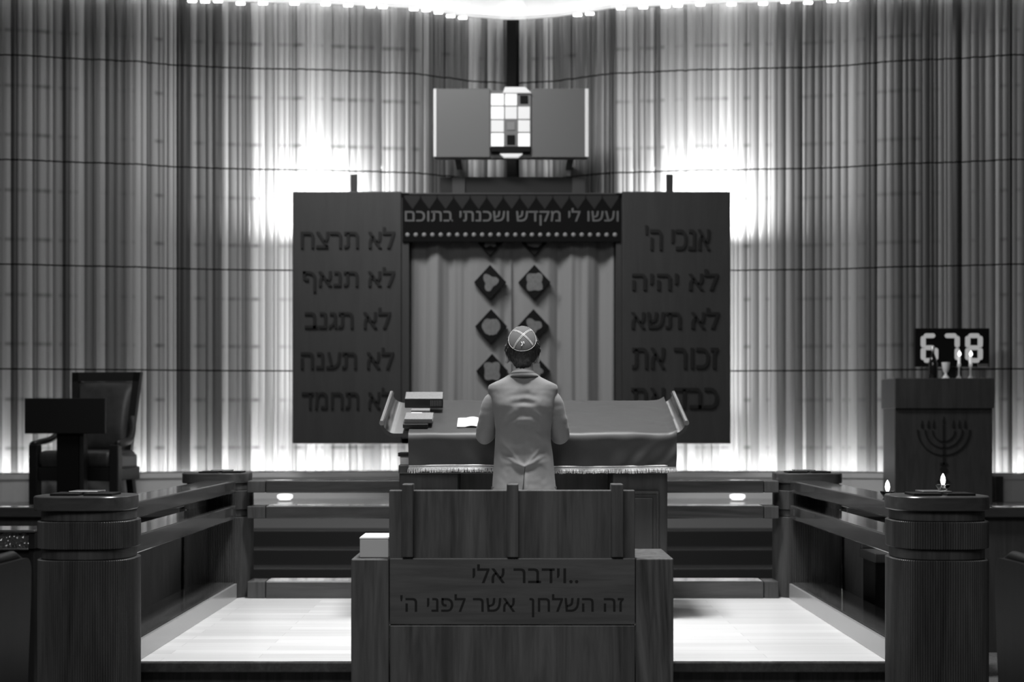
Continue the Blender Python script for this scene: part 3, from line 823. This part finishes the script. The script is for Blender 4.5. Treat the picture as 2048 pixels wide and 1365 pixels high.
for s_, nm in ((-1, 'page'), (1, 'page')):
    bm = NB(); rings = []
    for i in range(9):
        u = i/8; rings.append([Vector((s_*.112*u, v, .012*math.sin(min(1, u*1.6)*PI)*.6+.006)) for v in (-.085, .085)])
    loft(bm, rings, closed=False)
    for f in bm.faces: pass
    o = link(nm, bm, M['white'], pr, local=True, smooth=True); md = o.modifiers.new('t', 'SOLIDIFY'); md.thickness = .006
    bm = NB()
    for k in range(11): bx(bm, s_*.06-.042, s_*.06+.042, .066-k*.0125, .068-k*.0125, .0135, .0140)
    link('text_lines', bm, mat('print_grey', .4, .8), o, local=True)
on_slope(pr, PX(958, 7.86), 7.845, .014, 0)
# books tucked on the board under the left end of the top
bA = book('ledge_book', 'thin black book lying under the left end of the slanted table top', .09, .2, .02, M['book'], -.54, 7.9, 0, 0)
bA.rotation_euler = (0, 0, 0); bA.location = (-.55, 7.86, .8425)
bB = book('ledge_book', 'pale book at the bottom of the small stack under the table end', .08, .22, .042, M['pages'], -.54, 7.9, 0, 0)
bB.rotation_euler = (0, 0, 0); bB.location = (-.545, 7.88, .8002)

# ------------------------------------------------------------------ the boy in the grey jacket, seen from behind
BX, BY = .0546, 7.46
pe = thing('person', 'person in a grey jacket and skullcap standing with their back turned at the reading table', 'person', (BX, BY, 0))
pe['label'] = 'person in a grey jacket and skullcap standing at the reading table'
HC = Vector((PX(1045, BY), BY+.02, 1.372))
def remesh(bm, name, m, parent, vox, smooth_it=6):
    bmesh.ops.translate(bm, verts=bm.verts, vec=-wloc(parent))
    bmesh.ops.recalc_face_normals(bm, faces=bm.faces)
    me = bpy.data.meshes.new(name); bm.to_mesh(me); bm.free()
    o = bpy.data.objects.new(name, me); COL.objects.link(o)
    r = o.modifiers.new('r', 'REMESH'); r.mode = 'VOXEL'; r.voxel_size = vox
    s_ = o.modifiers.new('s', 'SMOOTH'); s_.iterations = smooth_it; s_.factor = .5
    dg = bpy.context.evaluated_depsgraph_get(); me2 = bpy.data.meshes.new_from_object(o.evaluated_get(dg))
    bpy.data.objects.remove(o); bpy.data.meshes.remove(me)
    me2.materials.clear(); me2.materials.append(m); me2.shade_smooth(); me2.name = name
    o = bpy.data.objects.new(name, me2); COL.objects.link(o); o.parent = parent; return o
def caps(bm, a, b, ra, rb, n=16):
    a, b = Vector(a), Vector(b); tube(bm, [a, a.lerp(b, .5), b], [ra, (ra+rb)/2, rb], n)
    ellipsoid(bm, a, (ra,)*3, n=16, m=10); ellipsoid(bm, b, (rb,)*3, n=16, m=10)
armL = [Vector((-.066, BY-.004, 1.176)), Vector((-.100, BY-.006, 1.125)), Vector((-.119, BY+.004, 1.06)), Vector((-.134, BY+.022, .99)), Vector((-.139, BY+.045, .957)), Vector((-.130, BY+.10, .968)), Vector((-.106, BY+.19, 1.008)), Vector((-.088, BY+.262, 1.034))]
armR = [Vector((.176, BY-.004, 1.176)), Vector((.200, BY-.006, 1.125)), Vector((.217, BY+.004, 1.06)), Vector((.230, BY+.022, .99)), Vector((.235, BY+.045, .957)), Vector((.226, BY+.10, .968)), Vector((.206, BY+.19, 1.008)), Vector((.188, BY+.262, 1.034))]
bm = NB()
ellipsoid(bm, HC+Vector((0, 0, .005)), (.070, .090, .108)); ellipsoid(bm, HC+Vector((0, .03, -.06)), (.052, .062, .058))
ellipsoid(bm, HC+Vector((0, .092, -.015)), (.011, .018, .024))            # nose
ellipsoid(bm, HC+Vector((0, .082, -.058)), (.022, .010, .008))            # mouth
ellipsoid(bm, HC+Vector((0, .078, -.095)), (.022, .018, .016))            # chin
for s_ in (-1, 1):
    ellipsoid(bm, HC+Vector((s_*.074, -.004, -.030)), (.012, .020, .030), Matrix.Rotation(s_*-.15, 3, 'Y') @ Matrix.Rotation(s_*.4, 3, 'Z'))
caps(bm, HC+Vector((0, -.015, -.07)), (BX, BY-.01, 1.19), .052, .056)
ellipsoid(bm, (BX, BY, 1.08), (.13, .075, .16)); ellipsoid(bm, (BX, BY, .85), (.115, .08, .2)); ellipsoid(bm, (BX, BY, .72), (.125, .09, .12))
for A_, s_ in ((armL, -1), (armR, 1)):
    tube(bm, catmull(A_, 4), .031, 12)
    wst = A_[-1]+Vector((-s_*.005, .02, -.002)); palm = wst+Vector((-s_*.012, .055, .004))
    caps(bm, A_[-1]-Vector((0, .03, 0)), wst, .024, .021); tube(bm, [wst, wst.lerp(palm, .5), palm], [.020, .026, .027], 12, flat=.55)
    for q, (dx, ln) in enumerate(((-.022, .055), (-.008, .064), (.007, .060), (.020, .048))):
        b0_ = palm+Vector((dx, -.004, 0)); k1 = b0_+Vector((dx*.2, ln*.5, .004)); k2 = k1+Vector((dx*.1, ln*.4, -.008))
        tube(bm, [b0_, k1, k2], [.0085, .008, .0065], 8); ellipsoid(bm, k2, (.0068,)*3, n=8, m=6)
    th0 = wst+Vector((-s_*.018, .02, 0)); th1 = th0+Vector((-s_*.020, .028, 0)); th2 = th1+Vector((-s_*.006, .028, -.004))
    tube(bm, [th0, th1, th2], [.011, .010, .0075], 8); ellipsoid(bm, th2, (.0078,)*3, n=8, m=6)
for s_ in (-1, 1):
    caps(bm, (BX+s_*.07, BY, .72), (BX+s_*.075, BY+.01, .40), .075, .050); caps(bm, (BX+s_*.075, BY+.01, .40), (BX+s_*.078, BY-.01, .07), .050, .033)
    caps(bm, (BX+s_*.08, BY-.02, .045), (BX+s_*.085, BY+.13, .035), .035, .03)
remesh(bm, 'body', M['skin'], pe, .0045, 4)
for s_ in (-1, 1):
    bm = NB(); ellipsoid(bm, HC+Vector((s_*.030, .078, .005)), (.012, .010, .007)); link('eye', bm, M['white'], pe, True)
    bm = NB(); ellipsoid(bm, HC+Vector((s_*.030, .0868, .005)), (.005, .003, .005)); link('pupil', bm, M['black'], pe, True)
    bm = NB(); tube(bm, [HC+Vector((s_*.016, .086, .022)), HC+Vector((s_*.032, .085, .026)), HC+Vector((s_*.046, .074, .020))], [.003, .004, .002], 8); link('eyebrow', bm, M['hair'], pe, True)
# hair
bm = NB(); nu, nv = 96, 40
def hairpt(az, el, lift=0):
    d = Vector((math.sin(az)*math.cos(el), -math.cos(az)*math.cos(el), math.sin(el)))
    nse = .0045*noise.noise(d*9)+.003*noise.noise(d*26)
    up = max(0, d.z)
    r = Vector((.086+nse, .104+nse, .116+nse*1.6))
    r.x -= .012*max(0, -d.z)**1.0*1.6
    r.x += .004*max(0, math.sin(az))*max(0, .6-abs(d.z-.3))
    return HC+Vector((0, -.004, .004))+Vector((d.x*r.x, d.y*r.y, d.z*r.z))*(1+lift)
rings = []
for j in range(nv+1):
    row = []
    for i in range(nu):
        az = -PI+2*PI*i/nu
        back = max(0, math.cos(az))
        lowest = -math.radians(58)*back**.55 if back > 0 else math.radians(8+20*(-math.cos(az)))
        if .9 < abs(az) < 1.75: lowest = -math.radians(5+6*math.sin(az*9)**2) if abs(az) > 1.2 else lowest*.72
        lowest += math.radians(2.5)*math.sin(az*23)
        el = lowest+(PI/2-.01-lowest)*j/nv
        row.append(hairpt(az, el))
    rings.append(row)
loft(bm, rings, cap=False)
c = bm.verts.new(hairpt(0, PI/2)); bm.verts.ensure_lookup_table(); top = [bm.verts[nv*nu+i] for i in range(nu)]
for i in range(nu): bm.faces.new((top[i], top[(i+1) % nu], c))
o = link('hair', bm, M['hair'], pe, True); md = o.modifiers.new('t', 'SOLIDIFY'); md.thickness = .010; md.offset = -1
bm = NB(); rn = random.Random(9)
for k in range(130):
    az = rn.uniform(-2.6, 2.6); el = rn.uniform(-.15, 1.25)
    p0 = hairpt(az, el); az2 = az+rn.uniform(-.25, .25)
    pts = [p0-(p0-HC)*.03, hairpt(az2*.5+az*.5, el-.12, .012), hairpt(az2, el-.28, .012+rn.uniform(-.01, .02))]
    tube(bm, pts, [.003, .0028, .0008], 5)
link('hair_locks', bm, M['hair'], pe, True)
# skullcap
KD = Vector((-.02, -math.cos(math.radians(36)), math.sin(math.radians(36)))).normalized()
KU = Vector((0, 0, 1))-KD*KD.z; KU.normalize(); KS = KU.cross(KD)*-1
if KS.x < 0: KS = -KS
KR = Vector((.0935, .110, .122))
def kp(th, ph, lift=0):   # th from the crown of the cap, ph round it
    d = KD*math.cos(th)+(KS*math.cos(ph)+KU*math.sin(ph))*math.sin(th)
    e = Vector((d.x/KR.x, d.y/KR.y, d.z/KR.z)); r = 1/e.length
    return HC+Vector((0, -.004, .006))+d*(r*(1+lift))
TH_ = math.radians(41)
bm = NB(); rings = [[kp(TH_*(1-j/10)+.002, 2*PI*i/64) for i in range(64)] for j in range(11)]
loft(bm, rings, cap=True); cap_ = link('skullcap', bm, M['kippah'], pe, True)
cap_.modifiers.new('t', 'SOLIDIFY').thickness = .003
cap_['label'] = 'dark cloth skullcap with crossed white stitching'
def kxy(x, y, lift=.016):
    th = math.hypot(x, y)*TH_; return kp(th, math.atan2(y, x), lift)
bm = NB()
for (a, b) in (((-.62, .70), (.74, -.50)), ((.62, .78), (-.60, -.74))):
    a, b = Vector(a), Vector(b); nn = Vector((-(b-a).y, (b-a).x)).normalized()
    for off in (-.035, .035):
        tube(bm, [kxy(*(a.lerp(b, k/14)+nn*off)) for k in range(15)], .0008, 5)
tube(bm, [kp(TH_*.985, 2*PI*k/48, .012) for k in range(49)], .0005, 5)
link('stitching', bm, M['thread'], cap_)
bm = NB()
for pts in ([(-.07, -.42), (.0, -.46), (.01, -.60), (-.05, -.66)], [(.05, -.42), (.11, -.40), (.11, -.52)]):
    tube(bm, [kxy(*p) for p in pts], .0019, 6)
link('monogram', bm, M['thread'], cap_)
# shirt collar and jacket
def ring(cx_, cy_, hw, hd, z, n=128, e=2.5, tilt=0):
    out = []
    for k in range(n):
        t_ = 2*PI*k/n; c_, s_ = math.cos(t_), math.sin(t_)
        x = hw*math.copysign(abs(c_)**(2/e), c_); y = hd*math.copysign(abs(s_)**(2/e), s_)
        out.append(Vector((cx_+x, cy_+y, z+tilt*y)))
    return out
bm = NB()
loft(bm, [ring(PX(1046, BY), BY-.006, a, b, z, 64, 2.1, t_) for a, b, z, t_ in ((.066, .068, 1.235, -.25), (.057, .0625, 1.2670, -.22), (.053, .058, 1.2670, -.22), (.058, .060, 1.24, -.25))], cap=False)
link('shirt_collar', bm, M['shirt'], pe, True)
PR = [  # z, half width, half depth, centre x, centre y
    (.58, .168, .128, BX+.001, BY-.022), (.69, .1585, .120, BX, BY-.012), (.745, .154, .114, BX-.001, BY-.006), (.80, .150, .106, BX-.001, BY-.001), (.86, .1455, .098, BX-.002, BY+.002), (.92, .139, .097, BX-.005, BY-.002),
    (.98, .138, .100, BX-.004, BY-.006), (1.04, .146, .104, BX-.003, BY-.010), (1.10, .158, .102, BX-.004, BY-.009), (1.15, .170, .094, BX-.005, BY-.004), (1.185, .174, .088, BX-.005, BY-.004), (1.203, .170, .080, BX-.005, BY-.004),
    (1.214, .150, .076, BX-.005, BY-.004), (1.224, .125, .073, BX-.005, BY-.004), (1.236, .098, .071, BX-.005, BY-.004), (1.246, .080, .069, BX-.006, BY-.004)]
def interp(z):
    for a, b in zip(PR, PR[1:]):
        if z <= b[0]:
            t_ = (z-a[0])/(b[0]-a[0]); t_ = t_*t_*(3-2*t_) if False else t_
            return [a[i]+(b[i]-a[i])*t_ for i in range(1, 5)]
    return PR[-1][1:]
def jac_disp(x, z, back):
    """depth added outward (towards the camera) on the back of the jacket"""
    u = (x-BX); d = 0
    # shoulder blades and centre hollow
    d += .010*math.exp(-((abs(u)-.075)/.05)**2-((z-1.12)/.06)**2)-.006*math.exp(-(u/.03)**2-((z-1.08)/.10)**2)
    # horizontal pull folds between the blades
    d += .0035*math.sin((z-1.13)*150+abs(u)*25)*math.exp(-(u/.06)**2-((z-1.12)/.05)**2)
    d += .004*math.sin((z-1.07+u*u*5)*110)*math.exp(-(u/.09)**2-((z-1.05)/.045)**2)
    # waist folds running down to the vent
    vz = .80; dz = z-vz
    for s_ in (-1, 1):
        for k, (sl, wd, am) in enumerate(((.55, .011, .011), (1.1, .012, .007), (.25, .010, .006))):
            line = dz-sl*(s_*u)
            if s_*u > 0: d += am*math.exp(-(line/wd)**2)*math.exp(-((s_*u-.04)/.055)**2)*(1 if s_*u > 0 else 0)
    d += .006*math.sin(z*60+u*30)*math.exp(-((abs(u)-.10)/.04)**2-((z-.90)/.08)**2)
    # drape below the vent
    if z < vz:
        q = min(1, (vz-z)/.1)
        d += q*(.016*math.exp(-((u-.004)/.012)**2) if u > .004 else -.004*math.exp(-((u-.004)/.016)**2))
        d += q*.006*math.sin(u*45+.6)
    d += .003*noise.noise(Vector((x*14, z*14, 1)))+.0015*noise.noise(Vector((x*40, z*40, 3)))
    return d*back
bm = NB(); rings = []
z = .58
zs_ = [.58+.0065*k for k in range(int((1.246-.58)/.0065)+1)]+[1.246]
for z in zs_:
    hw, hd, cx_, cy_ = interp(z)
    r = ring(cx_, cy_, hw, hd, z, 200, 2.35)
    for p in r:
        bk = max(0, -(p.y-cy_)/hd)
        if bk > 0: p.y -= jac_disp(p.x, z, bk**.7)
        p.z += (-.20*(p.y-cy_)*max(0, (z-1.18)/.066)) if z > 1.18 else 0
    rings.append(r)
loft(bm, rings, cap=False)
jk = link('jacket', bm, M['suit'], pe, True); jk.modifiers.new('t', 'SOLIDIFY').thickness = .004
# vent edge and back seam
bm = NB()
def backy(x, z):
    hw, hd, cx_, cy_ = interp(z); q = min(.999, abs((x-cx_)/hw)); y = cy_-hd*(1-q**2.35)**(1/2.35)
    bk = (1-q**2.35)**(1/2.35)
    return y-jac_disp(x, z, bk**.7)
pts = []
for k in range(24):
    z = .80-.215*k/23; x = BX+.004-.020*(k/23); 
    pts.append(Vector((x, backy(x, z)-.002, z)))
tube(bm, pts, [.0012+.0035*k/23 for k in range(24)], 6); link('vent', bm, M['suitdark'], jk)
bm = NB(); tube(bm, [Vector((BX+.002, backy(BX+.002, z)-.0003, z)) for z in [.81+.0125*k for k in range(32)]], .0005, 5); link('back_seam', bm, M['suit'], jk)
# collar: standing band folded over
bm = NB(); rr = []
for a, b, z, t_, dy in ((.0, .0, 0, 0, 0), (.062, .065, 1.262, -.10, -.006), (.074, .074, 1.254, -.10, -.006), (.091, .083, 1.2395, -.06, -.005), (.088, .079, 1.2390, -.06, -.005), (.066, .064, 1.246, -.1, -.004)):
    rr.append(ring(PX(1047, BY), BY+dy, a, b, z, 96, 2.2, t_))
loft(bm, rr[1:], cap=False)
link('jacket_collar', bm, M['suit'], pe, True)
bm = NB(); cr_ = ring(PX(1047, BY), BY-.004,   .0900, .0825, 1.2385, 96, 2.2, -.06); tube(bm, [p for p in cr_ if p.y < BY-.02 and abs(p.x-PX(1047, BY)) < .078][::1], .0011, 5); link('collar_shadow_line', bm, M['suitdark'], jk)
# sleeves
for A_, s_ in ((armL, -1), (armR, 1)):
    A_ = [A_[0]+Vector((-s_*.02, 0, -.012))]+A_[1:]
    path = catmull(A_, 10); n_ = len(path); rad = []
    keys = [.040, .0435, .0465, .048, .047, .045, .040, .038]
    for i in range(n_):
        u = i/(n_-1)*7; k = min(6, int(u)); rad.append(keys[k]+(keys[k+1]-keys[k])*(u-k))
    bm = NB(); R_ = tube(bm, path, rad, 40, cap=False)
    for i, rg in enumerate(R_):
        for v in rg:
            o_ = (v.co-path[i]); v.co += o_*(.05*noise.noise(v.co*22)+.035*noise.noise(Vector((v.co.x*10, v.co.y*10, v.co.z*55))))
    c0 = bm.verts.new(path[0]); 
    for k in range(40): bm.faces.new((R_[0][k], R_[0][(k+1) % 40], c0))
    sl = link('sleeve', bm, M['suit'], pe, True); sl.modifiers.new('t', 'SOLIDIFY').thickness = .003
# trousers and shoes
for s_ in (-1, 1):
    bm = NB(); loft(bm, [ring(BX+s_*.078, BY, a, b, z, 40, 2.2) for z, a, b in ((.70, .085, .105), (.5, .078, .085), (.3, .068, .072), (.08, .062, .068))], cap=False)
    o = link('trouser_leg', bm, M['suitdark'], pe, True); o.modifiers.new('t', 'SOLIDIFY').thickness = .003
    bm = NB(); loft(bm, [ring(BX+s_*.082, BY+.045, a, b, z, 32, 2.4) for z, a, b in ((0, .044, .125), (.025, .047, .128), (.055, .042, .11), (.085, .036, .06))])
    link('shoe', bm, M['black'], pe, True)

# ------------------------------------------------------------------ carved wooden stand in the foreground
SY = 5.9; sd = thing('wooden_stand', 'heavy wooden stand with two lines of carved Hebrew in the foreground', 'stand', (0, 6.05, LOW))
def sx(px): return PX(px, SY)
def sz(py): return PZ(py, SY)
link('side_pillar', box(sx(702), sx(777.5), SY, SY+.46, LOW, sz(1119), .005), M['stand'], sd)
link('side_pillar', box(sx(1272), sx(1347), SY, SY+.46, LOW, sz(1118), .005), wood('figured_stand_wood', .018, .12, 'z', .42, .55, wavy=4.0), sd)
ip = link('inscription_panel', box(sx(778.5), sx(1271), SY+.012, SY+.10, sz(1251), sz(1118), .003), M['standx'], sd)
link('lower_panel', box(sx(778.5), sx(1271), SY+.016, SY+.06, LOW, sz(1252.5), .004), M['stand'], sd)
text(ip, M['carved'], '..וידבר אלי', sx(945), sx(1157), sz(1168), sz(1130), SY+.0125, .0012, .006)
text(ip, M['carved'], "זה השלחן  אשר לפני ה'", sx(800), sx(1248), sz(1236), sz(1190), SY+.0125, .0012, .006)
link('upper_panel', box(PX(778, SY+.04), PX(1270, SY+.04), SY+.04, SY+.075, sz(1118)-.005, PZ(981, SY+.04), .004), M['stand'], sd)
for a, b in ((803.5, 826), (1013.5, 1037), (1223, 1247)):
    link('slat', box(sx(a), sx(b), SY+.002, SY+.095, sz(1118)+.004, sz(969), .004), M['stand'], sd)
link('inner_shelf', box(sx(778.5), sx(1271), SY+.10, SY+.44, sz(1180), sz(1175), 0), M['stand'], sd)
t = thing('white_box', 'small plain white box on the left pillar of the carved stand', 'box', (PX(749, 5.98), 6.05, sz(1119)))
X0, X1 = PX(720, 5.96), PX(777.5, 5.96)
link('carton', box(X0, X1, 5.95, 6.18, sz(1119)+.001, PZ(1079, 5.96), .003), M['whitebox'], t)
link('lid', box(X0-.001, X1+.001, 5.948, 6.182, PZ(1079, 5.96), PZ(1077, 5.96)+.004, .002), M['white'], t)
bm = NB(); ellipsoid(bm, ((X0+X1)/2+.01, 6.04, PZ(1077, 5.96)+.005), (.012, .02, .006), n=12, m=8); link('tissue', bm, M['white'], t, True)

# ------------------------------------------------------------------ pews
for s, side in ((-1, 'left'), (1, 'right')):
    t = thing('pew', 'dark pew end with a rounded top in the %s foreground corner' % side, 'pew', (s*1.75, 4.9, LOW), 0, 'foreground pews')
    poly = [(4.35, LOW), (5.20, LOW), (5.285, .40)]
    for k in range(6):
        a = math.radians(0+90*k/5); poly.append((5.245+.045*math.cos(a), .495+.05*math.sin(a)))
    poly += [(4.9, .548), (4.5, .545), (4.35, .50)]
    a, b = sorted((s*1.698, s*1.76)); link('end_panel', prism(NB(), poly, 'x', a, b), M['pew'], t)
    a, b = sorted((s*1.70, s*1.775)); bm = NB()
    tube(bm, [((a+b)/2, 4.4, .548), ((a+b)/2, 5.2, .552), ((a+b)/2, 5.262, .53), ((a+b)/2, 5.292, .47)], .022, 12); link('top_cap', bm, M['blackwood'], t, True)
    a, b = sorted((s*1.76, s*3.4)); link('backrest', box(a, b, 4.45, 4.50, 0, .50, .006), M['pew'], t)
    link('seat', box(a, b, 4.5, 4.95, .07, .11, .006), M['pew'], t)
t = thing('book_bench', 'low dark bench with a glittering inset panel by the front left post', 'bench', (-2.8, 7.7, LOW))
YB = 7.6
link('top_rail', box(-3.4, PX(71, YB), YB-.01, YB+.3, PZ(1066, YB), PZ(1060.5, YB), .004), M['raily'], t)
link('end_block', box(PX(57, YB), PX(70, YB), YB, YB+.28, PZ(1099, YB), PZ(1066, YB), .003), M['pew'], t)
def hammered():
    m = mat('hammered_inset', .12, .22, metal=.5); L_ = m.node_tree.links; tc = nd(m, 'ShaderNodeTexCoord')
    n = nd(m, 'ShaderNodeTexVoronoi', i_Scale=45.0); bp = nd(m, 'ShaderNodeBump', i_Strength=1.0, i_Distance=.01)
    L_.new(tc.outputs['Object'], n.inputs[0]); L_.new(n.outputs[0], bp.inputs['Height']); L_.new(bp.outputs[0], m.node_tree.nodes['Principled BSDF'].inputs['Normal']); return m
link('inset_panel', box(-3.4, PX(57, YB), YB+.015, YB+.05, PZ(1098, YB), PZ(1067, YB), 0), hammered(), t)
link('ledge', box(-3.4, PX(57, YB), YB-.006, YB+.05, PZ(1101, YB), PZ(1097, YB), .003), M['raily'], t)
link('base', box(-3.4, PX(66, YB), YB+.02, YB+.28, LOW, PZ(1100, YB), .004), M['pew'], t)
t = thing('low_bench', 'low dark wooden bench beyond the right side railing', 'bench', (2.3, 7.9, LOW))
YB = 7.8
link('seat', box(PX(1750, YB), 2.38, YB, YB+.35, PZ(1127, YB), PZ(1108, YB), .006), M['partition'], t)
link('backrest', box(PX(1750, YB), 2.38, YB+.30, YB+.35, PZ(1108, YB), PZ(1080, YB), .006), M['partition'], t)
for x in (1.92, 2.33):
    link('leg', box(x-.03, x+.03, YB+.03, YB+.30, LOW, PZ(1127, YB), .004), M['pew'], t)
